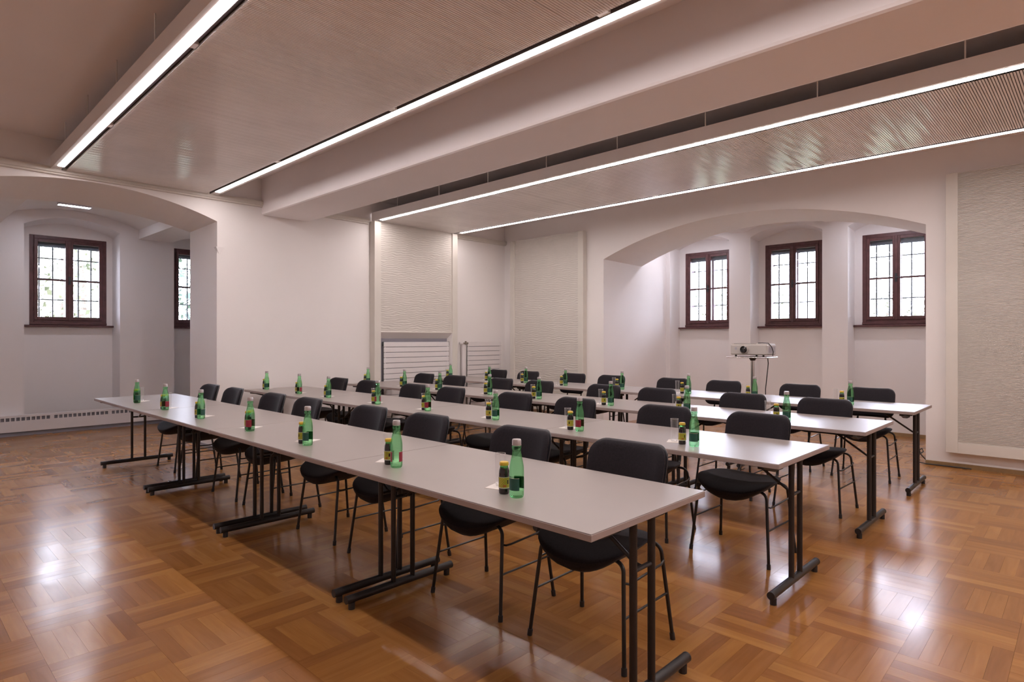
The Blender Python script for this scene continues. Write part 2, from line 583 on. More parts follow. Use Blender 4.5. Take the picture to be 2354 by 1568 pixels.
def vault(name, axis, p0, p1, segs):
    """lunette vault: profile along u extruded from p0 to p1"""
    mb = MB()

    def P(u, p, z):
        return (u, p, z) if axis == 'y' else (p, u, z)

    prof = []
    for (ua, ub, zs, rise) in segs:
        n = 18 if rise else 1
        for k in range(n + 1):
            u = ua + (ub - ua) * k / n
            prof.append((u, arc(u, ua, ub, zs, rise)))
    for (a, za), (b, zb) in zip(prof, prof[1:]):
        mb.quad(P(a, p0, za), P(b, p0, zb), P(b, p1, zb), P(a, p1, za))
        mb.quad(P(a, p0, 3.6), P(b, p0, 3.6), P(b, p1, 3.6), P(a, p1, 3.6))
    return struct(mb.obj(name, 'plaster'))


vault('ceiling_left_bay', 'y', 8.64, YW, [(-2.6, -2.42, 2.955, 0), (-2.42, -1.15, 3.10, 0.18), (-1.15, -0.7, 2.955, 0), (-0.7, 0.79, 3.10, 0.18), (0.79, 1.24, 2.955, 0), (1.24, 2.96, 3.10, 0.18), (2.96, 3.45, 2.955, 0), (3.45, 5.2, 3.10, 0.18)])
vault('ceiling_right_bay', 'x', 9.08, XW, [(0.6, 1.45, 3.13, 0), (1.45, 2.65, 3.13, 0.14), (2.65, 2.90, 3.13, 0), (2.90, 4.10, 3.13, 0.14), (4.10, 4.36, 3.13, 0), (4.36, 5.56, 3.13, 0.14), (5.56, 6.3, 3.13, 0)])

# ceiling beam, slightly soft along its lower edges
bm_ = MB()
prof = [(3.475, ZC), (3.475, 2.985), (3.482, 2.968), (3.50, 2.96), (4.10, 2.96), (4.135, 2.97), (4.15, 3.0), (4.15, ZC)]
for (a, za), (b, zb) in zip(prof, prof[1:]):
    bm_.quad((a, YA, za), (a - 0.012 * 11.2, YN, za), (b - 0.012 * 11.2, YN, zb), (b, YA, zb))
struct(bm_.obj('ceiling_beam', 'ceiling', smooth=False))

# cornice mouldings on the left wall
for i, (a, b) in enumerate([(XN, 3.475), (4.15, 5.06), (6.74, XB)]):
    c = MB().box(a, b, YA - 0.055, YA, 3.075, 3.125).box(a, b, YA - 0.035, YA, 3.055, 3.075)
    struct(c.obj('trim_%d' % (i + 1), 'trim'))
# skirtings
struct(MB().box(XB - 0.022, XB, YN, BY0, 0, 0.045).obj('baseboard_right', 'skirting'))
struct(MB().box(XB - 0.022, XB, BY1, YA, 0, 0.045).obj('baseboard_right_far', 'skirting'))
struct(MB().box(XW - 0.02, XW, 1.285, 5.585, 0, 0.05).obj('baseboard_right_bay', 'skirting'))
struct(MB().box(AY1 + 0.01, XB, YA - 0.02, YA, 0, 0.045).obj('baseboard_left', 'skirting'))
struct(MB().box(AY1 - 0.02, AY1, YA + 0.01, 8.64, 0, 0.045).obj('baseboard_left_jamb', 'plinth'))
# arch corner bead with a pointed stop
cb = MB()
e = 0.006
for (z0, z1) in ((0.045, 2.41),):
    cb.quad((AY1 - e, YA + 0.055, z0), (AY1 + 0.055, YA - e, z0), (AY1 + 0.055, YA - e, z1), (AY1 - e, YA + 0.055, z1))
    cb.quad((AY1 - e, YA + 0.055, z0), (AY1 - e, YA + 0.055, z1), (AY1 - e, YA - e, z1), (AY1 - e, YA - e, z0))
    cb.quad((AY1 - e, YA - e, z0), (AY1 - e, YA - e, z1), (AY1 + 0.055, YA - e, z1), (AY1 + 0.055, YA - e, z0))
    cb.tri((AY1 - e, YA - e, z1), (AY1 - e, YA + 0.055, z1), (AY1 + 0.055, YA - e, z1))
st = (AY1 - 0.012, YA - 0.012, 2.49)
cb.tri((AY1 - 0.02, YA + 0.06, 2.49), (AY1 + 0.075, YA - 0.02, 2.49), (AY1 + 0.028, YA - 0.004, 2.385))
cb.tri((AY1 - 0.02, YA + 0.06, 2.49), (AY1 - 0.02, YA - 0.02, 2.49), (AY1 + 0.075, YA - 0.02, 2.49))
cb.tri((AY1 - 0.02, YA + 0.06, 2.49), (AY1 + 0.028, YA - 0.004, 2.385), (AY1 - 0.02, YA - 0.02, 2.49))
cb.tri((AY1 + 0.075, YA - 0.02, 2.49), (AY1 - 0.02, YA - 0.02, 2.49), (AY1 + 0.028, YA - 0.004, 2.385))
struct(cb.obj('trim_4', 'plaster'))

# ------------------------------------------------------------------ parquet floor
fl = MB().box(XN - 0.2, 10.65, YN - 0.2, 11.77, -0.12, -0.006).obj('floor', 'grout')
struct(fl, 'glossy oak parquet floor in large basket-weave blocks')
BLK, NP = 0.366, 5
PW, PL = BLK / NP, BLK
CAMX, CAMY = 0.0, 0.0
planks = []
ix0, ix1 = math.floor((XN - 0.1 - 0.15) / BLK), math.ceil((10.3 - 0.15) / BLK)
iy0, iy1 = math.floor((YN - 0.24) / BLK), math.ceil((11.4 - 0.24) / BLK)
fwd = (math.sin(math.radians(46.53)), math.cos(math.radians(46.53)))
rgt = (fwd[1], -fwd[0])
for ix in range(ix0, ix1):
    for iy in range(iy0, iy1):
        bx, by = 0.15 + ix * BLK, 0.24 + iy * BLK
        if bx > XB + 0.1 and not (BY0 - 0.4 < by < BY1): continue
        if by > YA + 0.1 and bx > 5.2: continue
        along_x = (ix + iy) % 2 == 0
        for k in range(NP):
            if along_x: x0, y0, lx, ly = bx, by + k * PW, PL, PW
            else: x0, y0, lx, ly = bx + k * PW, by, PW, PL
            cx, cy = x0 + lx / 2, y0 + ly / 2
            d = cx * fwd[0] + cy * fwd[1]
            u = cx * rgt[0] + cy * rgt[1]
            vis = d > 2.2 and abs(u) / d < 0.82 and 1.367 / d < 0.55
            # planks under the tables' outlines are mostly hidden
            hid = 1.55 < cx < 6.9 and 1.0 < cy < 7.7 and (cx - 1.55) % 1.53 < 0.8 and d > 3.2
            planks.append((0 if (vis and not hid) else 1, d if d > 0 else 99, x0, y0, lx, ly, along_x, RNG.random()))
planks.sort(key=lambda t: (t[0], t[1]))
G = 0.0003


def plank_geo(mb, uvs, x0, y0, lx, ly, ax, off, flush=False):
    # flush: beyond a few metres the hairline joints cannot be told apart
    e, h = 0.0, 0.0
    gp = 0.0 if flush else G
    x1, y1 = x0 + lx - gp, y0 + ly - gp
    x0 += gp; y0 += gp
    b = len(mb.v)
    mb.v += [(x0, y0, -0.006), (x1, y0, -0.006), (x1, y1, -0.006), (x0, y1, -0.006),
             (x0, y0, -h), (x1, y0, -h), (x1, y1, -h), (x0, y1, -h),
             (x0 + e, y0 + e, 0), (x1 - e, y0 + e, 0), (x1 - e, y1 - e, 0), (x0 + e, y1 - e, 0)]
    Q = [(8, 9, 10, 11), (4, 5, 9, 8), (5, 6, 10, 9), (6, 7, 11, 10), (7, 4, 8, 11), (0, 1, 5, 4), (1, 2, 6, 5), (2, 3, 7, 6), (3, 0, 4, 7)]
    if flush:
        Q = Q[:1]
    for q in Q:
        mb.f.append(tuple(b + i for i in q))
        for i in q:
            p = mb.v[b + i]
            uvs.append(((p[0] - x0) + off, (p[1] - y0)) if ax else ((p[1] - y0) + off, (p[0] - x0)))


def put_uv(me, name, uvs):
    l = me.uv_layers.new(name=name)
    flat = [c for p in uvs for c in p]
    l.data.foreach_set('uv', flat)


pm, puv = MB(), []
plank_geo(pm, puv, -PL / 2, -PW / 2, PL, PW, True, 0)
plank_mesh = pm.mesh('plank', 'floor')
put_uv(plank_mesh, 'plank', puv)
for (h, d, x0, y0, lx, ly, ax, rn) in planks[:300]:
    link('plank', plank_mesh, fl, (x0 + lx / 2, y0 + ly / 2, 0), 0 if ax else math.pi / 2)
fm, fuv, frn = MB(), [], []
for (h, d, x0, y0, lx, ly, ax, rn) in planks[300:]:
    fs = d > 3.6
    plank_geo(fm, fuv, x0, y0, lx, ly, ax, 0, fs)
    frn += [rn] * (1 if fs else 9)
field = fm.obj('parquet_field', 'floor', fl)
put_uv(field.data, 'plank', fuv)
at = field.data.attributes.new('rnd', 'FLOAT', 'FACE')
at.data.foreach_set('value', frn)
field['kind'] = 'stuff'

# ------------------------------------------------------------------ windows


def window(n, loc, rz, w, h, label, cord, slide):
    root = empty('window_%d' % n, loc, rz)
    struct(root, label)
    hw = w / 2
    f = 0.055
    fr = MB()
    fr.bev(-hw, -hw + f, 0.0, 0.09, 0, h, 0.004).bev(hw - f, hw, 0.0, 0.09, 0, h, 0.004)
    fr.bev(-hw + f, hw - f, 0.0, 0.09, h - f, h, 0.004).bev(-hw + f, hw - f, 0.0, 0.09, 0, f + 0.02, 0.004)
    fr.obj('window_frame', 'wood', root)
    zi0, zi1 = f + 0.02, h - f
    for sgn in (-1, 1):
        a, b = (-hw + f, -0.004) if sgn < 0 else (0.004, hw - f)
        s = 0.045
        sb = MB()
        sb.bev(a, a + s, -0.012, 0.045, zi0, zi1, 0.004).bev(b - s, b, -0.012, 0.045, zi0, zi1, 0.004)
        sb.bev(a + s, b - s, -0.012, 0.045, zi1 - 0.042, zi1, 0.004).bev(a + s, b - s, -0.012, 0.045, zi0, zi0 + 0.05, 0.004)
        so = sb.obj('sash', 'wood', root)
        zm = (zi0 + zi1) / 2
        MB().box(a + s, b - s, 0.0, 0.03, zm - 0.011, zm + 0.011).obj('glazing_bar', 'wood', so)
        for z0, z1 in ((zi0 + 0.05, zm - 0.011), (zm + 0.011, zi1 - 0.042)):
            MB().box(a + s, b - s, 0.012, 0.016, z0, z1).obj('pane', 'glass', so)
        for hz in (zi0 + 0.16, zm + 0.14, zi1 - 0.16):
            MB().tube([(sgn * (hw - f + 0.002), -0.016, hz - 0.035), (sgn * (hw - f + 0.002), -0.016, hz + 0.035)], 0.008, 6).obj('hinge', 'wood', so)
    MB().bev(-0.02, 0.02, -0.026, -0.012, zi0 - 0.01, zi1 + 0.005, 0.005).obj('meeting_stile', 'wood', root)
    hd = MB().tube([(0, -0.03, zm - 0.06), (0, -0.03, zm + 0.06)], 0.014, 8)
    hd.tube([(0, -0.035, zm), (0.0, -0.06, zm), (0.06, -0.065, zm)], 0.008, 6)
    hd.obj('handle', 'iron', root)
    MB().bev(-slide, slide, -0.085, 0.03, -0.03, 0.0, 0.006).obj('window_sill', 'wood', root)
    MB().bev(-hw, hw, -0.02, 0.0, 0.006, 0.04, 0.004).obj('weather_bar', 'wood', root)
    # outer casing, roller blind box and iron grille
    cs = MB()
    cs.box(-hw, -hw + 0.05, 0.1, 0.3, 0, h).box(hw - 0.05, hw, 0.1, 0.3, 0, h).box(-0.035, 0.035, 0.14, 0.22, 0, h)
    cs.obj('outer_casing', 'casing', root)
    for sgn in (-1, 1):
        a, b = (-hw + 0.05, -0.03) if sgn < 0 else (0.03, hw - 0.05)
        MB().tube([(a, 0.15, h - 0.12), (b, 0.15, h - 0.12)], 0.035, 10).obj('blind_roll', 'blind', root)
        MB().box(a, b, 0.11, 0.19, h - 0.085, h - 0.01).obj('blind_box', 'blind', root)
    gy = 0.26
    bars = []
    for sgn in (-1, 1):
        c = sgn * (hw / 2 + 0.005)
        for dx in (-0.085, 0.085):
            bars.append(MB().tube([(c + dx, gy, 0.0), (c + dx, gy, h)], 0.0105, 6))
    bars.append(MB().tube([(0, gy, 0.0), (0, gy, h)], 0.0105, 6))
    for k in (0.295, 0.53, 0.765):
        bars.append(MB().tube([(-hw, gy - 0.012, h * k), (hw, gy - 0.012, h * k)], 0.0095, 6))
    for b in bars: b.obj('grille_bar', 'iron', root)
    if cord:
        pts = [(-hw + 0.13, 0.09, h - 0.14)]
        for k in range(13):
            t = k / 12
            pts.append((-hw + 0.13 + 0.022 * math.sin(t * math.pi) + 0.012 * t, 0.09, h - 0.14 - (h - 0.30) * t))
        lo = pts[-1]
        for k in range(1, 9):
            a = math.pi * k / 8
            pts.append((lo[0] - 0.02 * (1 - math.cos(a)), 0.09, lo[2] - 0.035 * math.sin(a)))
        for k in range(1, 9):
            t = k / 8
            pts.append((pts[-1][0] + 0.002, 0.09, lo[2] + (h - 0.34) * t))
        MB().tube(pts, 0.0035, 5).obj('blind_cord', 'cord', root)
    return root


window(1, (A_WIN[0], YG, ZS), 0, WA, ZT - ZS, 'dark red wooden window with iron grille, alone in full in the left archway', False, 0.585)
window(2, (A_WIN[1], YG, ZS), 0, WA, ZT - ZS, 'dark red wooden window half hidden behind the left arch jamb', False, 0.585)
window(6, (A_WIN[2], YG, ZS), 0, WA, ZT - ZS, 'added unseen dark red window giving the left bay daylight, left of the archway view', False, 0.585)  # added out of view so more daylight reaches the left bay
window(7, (A_WIN[3], YG, ZS), 0, WA, ZT - ZS, 'added unseen dark red window giving the left bay daylight, far left behind the wall', False, 0.585)  # also added, farther along, as an unseen daylight source for the bay
BL = ['right-hand window of three, cut off by the pier beside the slatted panel',
      'middle window of three above the projector bay wall',
      'left-hand window of three in the right bay, farthest from the slatted panel']
for i, c in enumerate(B_WIN):
    window(3 + i, (XG, c, ZS), -math.pi / 2, WB, ZT - ZS, BL[i], True, 0.545)

# ------------------------------------------------------------------ suspended ceiling rafts with light strips


def raft(xc, w, rz, label, ystart, hang, joints, light_in):
    root = empty('ceiling_raft', (xc, YA - 0.08, 3.10), rz)
    tag(root, label, 'ceiling panel', 'suspended ceiling rafts')
    hw, Ln, T = w / 2, 11.2, 0.12
    for s in (-1, 1):
        a, b = sorted((s * hw, s * (hw - 0.028)))
        MB().box(a, b, -Ln, 0, 0.0, T).obj('side_fascia', 'raft', root)
        a, b = sorted((s * (hw - 0.038), s * (hw - 0.088)))
        MB().box(a, b, -Ln, -0.16, -0.003, 0.03).obj('light_strip', 'strip', root)
        MB().box(*sorted((s * (hw - 0.0285), s * (hw - 0.037))), -Ln, 0, 0.002, 0.03).obj('strip_gasket', 'raft', root)
        MB().box(a, b, -0.16, 0.0, 0.008, 0.03).obj('strip_end_cap', 'raft', root)
        a, b = sorted((s * (hw - 0.0925), s * (hw - 0.0958)))
        MB().box(a, b, -Ln, 0, 0.0, 0.04).obj('channel_lip', 'track', root)
        a, b = sorted((s * (hw - 0.096), s * (hw - 0.128)))
        tr = MB().box(a, b, -Ln, 0, 0.022, 0.04).obj('track', 'track', root)
        for y in range(1, 6):
            yy = -y * 1.95 + 0.1
            MB().box(a, b, yy - 0.035, yy + 0.035, 0.004, 0.022).obj('track_clip', 'raft', tr)
        for k in range(12):
            yy = -0.62 - 0.92 * k
            MB().tube([(s * (hw - 0.02), yy, T), (s * (hw - 0.02), yy, ZC - 3.10)], 0.005, 6).obj('hanger_rod', 'cord', root)
    MB().box(-hw + 0.028, hw - 0.028, -Ln, 0, T - 0.02, T).obj('top_plate', 'raft', root)
    MB().box(-hw + 0.125, hw - 0.125, -Ln, 0, 0.022, 0.03).obj('backing', 'dark', root)
    pitch, gap = 0.0165, 0.0048
    xi = hw - 0.132
    y = 0.0
    edges = [0.0] + joints + [-Ln]
    for m0, m1 in zip(edges, edges[1:]):
        mb = MB()
        n = max(1, round((m0 - m1 - 0.004) / 0.0165))
        pitch = (m0 - m1 - 0.004) / n
        y = m0 - 0.004
        for k in range(n):
            y0, y1 = y - pitch + gap, y
            t = math.sin(k * 0.9 + math.floor(k / 6) * 2.1) * 0.0002
            mb.quad((-xi, y0, t), (xi, y0, t), (xi, y1, -t), (-xi, y1, -t))
            mb.quad((-xi, y0, t), (-xi, y0, 0.02), (xi, y0, 0.02), (xi, y0, t))
            mb.quad((-xi, y1, -t), (xi, y1, -t), (xi, y1, 0.02), (-xi, y1, 0.02))
            y -= pitch
        o = mb.obj('slatted_soffit', 'rib', root)
        o['kind'] = 'stuff'
    return root


raft(2.085, 1.63, -0.014, 'wide suspended slatted ceiling raft with light strips, left of the beam', 0, True, [-2.78, -5.58, -8.4], 0)
raft(5.915, 1.66, -0.014, 'suspended slatted ceiling raft with light strips, right of the beam', 0, True, [-2.78, -5.58, -8.4], 0)

# ------------------------------------------------------------------ textured wall panels


def wavy(mb, P, u0, u1, z0, z1, amp=0.0036, pitch=0.030):
    nu, nz = int((u1 - u0) / 0.016), int((z1 - z0) / 0.0062)
    b = len(mb.v)
    for j in range(nz + 1):
        z = z0 + (z1 - z0) * j / nz
        for i in range(nu + 1):
            u = u0 + (u1 - u0) * i / nu
            ph = noise.noise((u * 5.0, z * 9.0, 0.3)) * 1.6 + noise.noise((u * 13.0, z * 20.0, 4.1)) * 0.9
            d = amp * (0.5 + 0.5 * math.sin(2 * math.pi * z / pitch + ph * 3.0))
            mb.v.append(P(u, d, z))
    for j in range(nz):
        for i in range(nu):
            q = b + j * (nu + 1) + i
            mb.f.append((q, q + 1, q + nu + 2, q + nu + 1))


# portal panel on the left wall under the right-hand raft
px0, px1, yf = 5.095, 6.71, YA - 0.13
pt = empty('wall_panel', (5.9, YA, 0))
tag(pt, 'cream wavy wall panel in a portal frame with a radiator in its lower opening', 'wall panel', 'textured wall panels')
loc = lambda x: x - 5.9
for a, b in ((px0, px0 + 0.112), (px1 - 0.112, px1)):
    MB().bev(loc(a), loc(b), yf - YA, -0.002, 0.0, 3.098, 0.003).obj('stile', 'stile', pt)
mb = MB()
wavy(mb, lambda u, d, z: (loc(u), yf - YA + 0.022 - d, z), px0 + 0.112, px1 - 0.112, 1.475, 3.098)
mb.obj('wavy_face', 'panel', pt, smooth=True)
MB().box(loc(px0 + 0.112), loc(px1 - 0.112), yf - YA + 0.024, -0.002, 1.475, 3.098).obj('backing', 'panel', pt)
MB().bev(loc(px0 + 0.112), loc(px1 - 0.112), yf - YA, -0.002, 1.462, 1.475, 0.002).obj('lower_rail', 'stile', pt)
nf = MB()   # splayed inner frame round the opening
a, b, d0, d1 = loc(px0 + 0.112), loc(px1 - 0.112), yf - YA + 0.004, yf - YA + 0.085
nf.quad((a, d0, 1.462), (b, d0, 1.462), (b - 0.05, d1, 1.372), (a + 0.05, d1, 1.372))
nf.quad((a, d0, 0), (a, d0, 1.462), (a + 0.05, d1, 1.372), (a + 0.05, d1, 0))
nf.quad((b, d0, 1.462), (b, d0, 0), (b - 0.05, d1, 0), (b - 0.05, d1, 1.372))
nf.obj('splayed_reveal', 'raft', pt)
MB().box(a, b, -0.045, -0.004, 0, 1.46).obj('niche_back', 'plinth', pt)


def slab_panel(name, y0, y1, z0, z1, label, face):
    d = 0.10
    root = empty(name, (XB, (y0 + y1) / 2, 0))
    tag(root, label, 'wall panel', 'textured wall panels')
    c = (y0 + y1) / 2
    st = 0.106
    for a, b in ((y0, y0 + st), (y1 - st, y1)):
        MB().bev(-d, -0.002, a - c, b - c, z0, z1, 0.003).obj('stile', 'stile', root)
    MB().box(-d + (0.022 if face == 'wavy' else 0.016), -0.002, y0 + st - c, y1 - st - c, z0 + 0.01, z1).obj('backing', 'panel', root)
    if face == 'wavy':
        mb = MB()
        wavy(mb, lambda u, dd, z: (-d + 0.018 - dd, u - c, z), y0 + st, y1 - st, z0 + 0.1, z1)
        mb.obj('wavy_face', 'panel', root, smooth=True)
        MB().bev(-d, -0.004, y0 + st - c, y1 - st - c, z0, z0 + 0.1, 0.003).obj('bottom_rail', 'stile', root)
    else:
        MB().bev(-d, -0.004, y0 + st - c, y1 - st - c, z0, z0 + 0.115, 0.003).obj('bottom_rail', 'stile', root)
        mb = MB()
        p = 0.0138
        n = int((z1 - z0 - 0.118) / p)
        for k in range(n):
            za = z0 + 0.118 + k * p
            zb = za + p * 0.62
            a, b = y0 + st - c, y1 - st - c
            mb.quad((-d + 0.002, a, za), (-d + 0.002, b, za), (-d + 0.002, b, zb), (-d + 0.002, a, zb))
            mb.quad((-d + 0.016, a, za), (-d + 0.016, b, za), (-d + 0.002, b, za), (-d + 0.002, a, za))
            mb.quad((-d + 0.002, a, zb), (-d + 0.002, b, zb), (-d + 0.016, b, zb), (-d + 0.016, a, zb))
        o = mb.obj('slatted_face', 'stile', root)
        o['kind'] = 'stuff'
    return root


slab_panel('wall_panel', 5.885, 7.50, 0.16, 3.10, 'cream wavy wall panel on the right wall, beside the room corner', 'wavy')
slab_panel('slatted_wall_panel', -1.4, 1.113, 0.165, 3.115, 'tall cream wall panel with fine horizontal slats at the right edge', 'slat')

# ------------------------------------------------------------------ radiators and the convector


def radiator(x0, x1, ytop_face, zt, label, valve_left):
    root = empty('radiator', ((x0 + x1) / 2, ytop_face, 0))
    tag(root, label, 'radiator', 'white plank radiators')
    hw = (x1 - x0) / 2
    n, p = 15, 0.080
    pl = None
    for k in range(n):
        z1 = zt - k * p
        if z1 - p < 0.06: break
        mb = MB().bev(-hw, hw, 0, 0.014, z1 - p + 0.008, z1, 0.003)
        mb.obj('plank', 'radiator', root)
    MB().box(-hw + 0.02, hw - 0.02, 0.012, 0.03, z1 + 0.01, zt - 0.01).obj('core', 'plinth', root)
    for s in (-1, 1):
        MB().tube([(s * (hw - 0.03), 0.02, 0.02), (s * (hw - 0.03), 0.02, zt - 0.03)], 0.012, 8).obj('header_pipe', 'radiator', root)
    if valve_left:
        MB().bev(-hw - 0.115, -hw - 0.03, 0.0, 0.035, 0.05, zt - 0.01, 0.004).obj('side_cover', 'radiator', root)
        vb = MB().tube([(-hw - 0.12, -0.01, zt - 0.02), (-hw + 0.0, -0.01, zt - 0.02)], 0.014, 8)
        vb.tube([(-hw - 0.05, -0.01, zt - 0.04), (-hw - 0.05, -0.01, zt + 0.015)], 0.016, 8)
        vb.obj('valve', 'brass', root)
        MB().tube([(-hw - 0.19, -0.01, zt - 0.02), (-hw - 0.12, -0.01, zt - 0.02)], 0.02, 10).obj('thermostat_head', 'radiator', root)
    else:
        for s in (-1, 1):
            MB().box(s * hw - 0.012, s * hw + 0.012, 0.01, 0.03, zt - 0.06, zt + 0.005).obj('end_fitting', 'iron', root)
    return root


radiator(5.275, 6.545, YA - 0.105, 1.318, 'white horizontal plank radiator inside the portal frame opening', False)
radiator(6.985, 7.80, YA - 0.07, 1.312, 'white plank radiator with a valve, in the corner by the portal frame', True)

cv = empty('convector_heater', (2.1, 10.9, 0))
tag(cv, 'long low white convector heater with a row of vents under the left window', 'heater')
x0, x1 = -4.6, 2.9
cvb = MB().box(x0, x1, 0, 0.012, 0.062, 0.215).box(x0, x1, 0, 0.012, 0.263, 0.285)
cvb.obj('front_plate', 'radiator', cv)
MB().box(x0, x1, 0, 0.098, 0.285, 0.292).obj('top_plate', 'radiator', cv)
MB().box(x0, x1, 0.03, 0.04, 0.07, 0.28).obj('inner_plate', 'plinth', cv)
mb = MB()
k, x = 0, x0
while x < x1:
    wbar = 0.017 if k % 12 else 0.05
    mb.box(x, min(x + wbar, x1), 0, 0.012, 0.215, 0.263)
    x += wbar + 0.040
    k += 1
mb.obj('vent_bars', 'radiator', cv)['kind'] = 'stuff'
MB().box(x0, x1, 0.05, 0.09, 0.0, 0.062).obj('plinth', 'plinth', cv)



def lamp_box(loc, rz, label):
    lb = empty('ceiling_lamp_box', loc, rz)
    tag(lb, label, 'lamp', 'flat lamp boxes under the bay vaults')
    MB().bev(-0.19, 0.19, -0.06, 0.06, 0.022, 0.09, 0.006).obj('housing', 'lampbox', lb)
    sk = MB().box(-0.19, 0.19, -0.06, -0.054, 0.0, 0.03).box(-0.19, 0.19, 0.054, 0.06, 0.0, 0.03).box(-0.19, -0.184, -0.054, 0.054, 0.0, 0.03).box(0.184, 0.19, -0.054, 0.054, 0.0, 0.03)
    sk.obj('skirt', 'lampbox', lb)
    MB().bev(-0.183, 0.183, -0.053, 0.053, 0.010, 0.021, 0.002).obj('cover', 'lampcover', lb)


lamp_box((1.96, 10.2, 3.197), 0, 'small flat white lamp box under the vault inside the left archway')
lamp_box((9.52, 2.05, 3.190), math.pi / 2, 'added unseen lamp box brightening the right bay, before the right-hand window')  # added lamp, hidden by the arch, to brighten the right bay walls
lamp_box((9.52, 4.955, 3.190), math.pi / 2, 'added unseen lamp box brightening the right bay, before the left-hand window')  # second added lamp, unseen too, lifting the bay's brightness

# ------------------------------------------------------------------ tables
TL, TW, TH = 1.614, 0.785, 0.74
ROWX = [1.5908, 3.1213, 4.5946, 6.152]
ROWY = [1.1586, 1.1263, 1.0912, 1.0889]
ROWR = [-0.007, -0.0112, -0.003, -0.0004]
PITCH = 1.617
ROWN = ['front', 'second', 'third', 'back']
ORD = ['first', 'second', 'third', 'fourth', 'fifth', 'sixth', 'seventh', 'eighth']


def row_point(i, dx, dy):
    t = ROWR[i]
    return (ROWX[i] + dx * math.cos(t) - dy * math.sin(t), ROWY[i] + dx * math.sin(t) + dy * math.cos(t))


def make_table():
    t = empty('folding_table')
    top = MB().bev(0.0015, TW - 0.0015, 0.0015, TL - 0.0015, TH - 0.003, TH, 0.0012).obj('tabletop', 'laminate', t)
    MB().bev(0, TW, 0, TL, TH - 0.026, TH - 0.003, 0.0015).obj('edge_band', 'edge', top)
    for (ye, sg) in ((0.058, 1), (TL - 0.058, -1)):
        for px in (0.335, 0.461):
            pts_ = MB()
            # flat-oval steel post
            n = 12
            ring = [(0.0125 * math.cos(2 * math.pi * k / n), 0.0155 * math.sin(2 * math.pi * k / n)) for k in range(n)]
            b = len(pts_.v)
            for z in (0.055, TH - 0.028):
                for (u, v) in ring: pts_.v.append((px + u, ye + v, z))
            for k in range(n):
                k2 = (k + 1) % n
                pts_.f.append((k, k2, n + k2, n + k))
            pts_.f.append(tuple(range(n, 2 * n)))
            pts_.obj('post', 'steel', t, smooth=True)
        fb = MB().tube([(TW / 2 - 0.335, ye, 0.052), (TW / 2 + 0.335, ye, 0.052)], 0.0205, 14).obj('foot_bar', 'steel', t, smooth=True)
        for s in (-1, 1):
            MB().tube([(TW / 2 + s * 0.335, ye, 0.052), (TW / 2 + s * 0.345, ye, 0.052)], 0.021, 14).obj('end_cap', 'plastic', fb, smooth=True)
            MB().tube([(TW / 2 + s * 0.312, ye, 0.0), (TW / 2 + s * 0.312, ye, 0.034)], 0.017, 10).obj('levelling_pad', 'plastic', fb)
        MB().tube([(0.335, ye, 0.515), (0.461, ye, 0.515)], 0.009, 8).obj('cross_rod', 'steel', t)
        MB().tube([(0.398, ye, 0.515), (0.398, ye + sg * 0.03, 0.52), (0.398, ye + sg * 0.30, TH - 0.035)], 0.008, 8).obj('brace', 'steel', t)
        MB().bev(0.10, TW - 0.10, ye - 0.022, ye + 0.022, TH - 0.046, TH - 0.0265, 0.003).obj('top_rail', 'steel', t)
        for (out, inn) in ((0.035, 0.30), (TW - 0.035, TW - 0.30)):
            # tapering bracket that the leg folds against
            d_ = 1 if inn > out else -1
            zt = TH - 0.0265
            poly = [(out, zt), (inn, zt), (inn, zt - 0.052), (inn - d_ * 0.12, zt - 0.052), (out + d_ * 0.06, zt - 0.026), (out, zt - 0.018)]
            yy0, yy1 = sorted((ye + sg * 0.03, ye + sg * 0.062))
            br = MB()
            n = len(poly)
            br.v += [(x, yy0, z) for x, z in poly] + [(x, yy1, z) for x, z in poly]
            br.f += [tuple(range(n)), tuple(reversed(range(n, 2 * n)))]
            br.f += [(k, n + k, n + (k + 1) % n, (k + 1) % n) for k in range(n)]
            br.obj('fold_bracket', 'plastic', t)
    return t


table0 = make_table()
remember(table0)
TABPOS = ['right-end', 'second from the right end', 'third from the right end', 'left-end']
for i in range(4):
    for k in range(4):
        tb = table0 if (i == 0 and k == 0) else copy_tree(table0)
        x, y = row_point(i, 0, k * PITCH)
        tb.location = (x, y, 0)
        tb.rotation_euler = (0, 0, ROWR[i])
        if k in (0, 3):
            lab = 'grey-topped folding table at the %s end of the %s row' % ('right' if k == 0 else 'left', ROWN[i])
        else:
            lab = 'grey-topped folding table, %s from the right end of the %s row' % (ORD[k], ROWN[i])
        tag(tb, lab, 'table', 'folding tables in four rows')

# ------------------------------------------------------------------ chairs


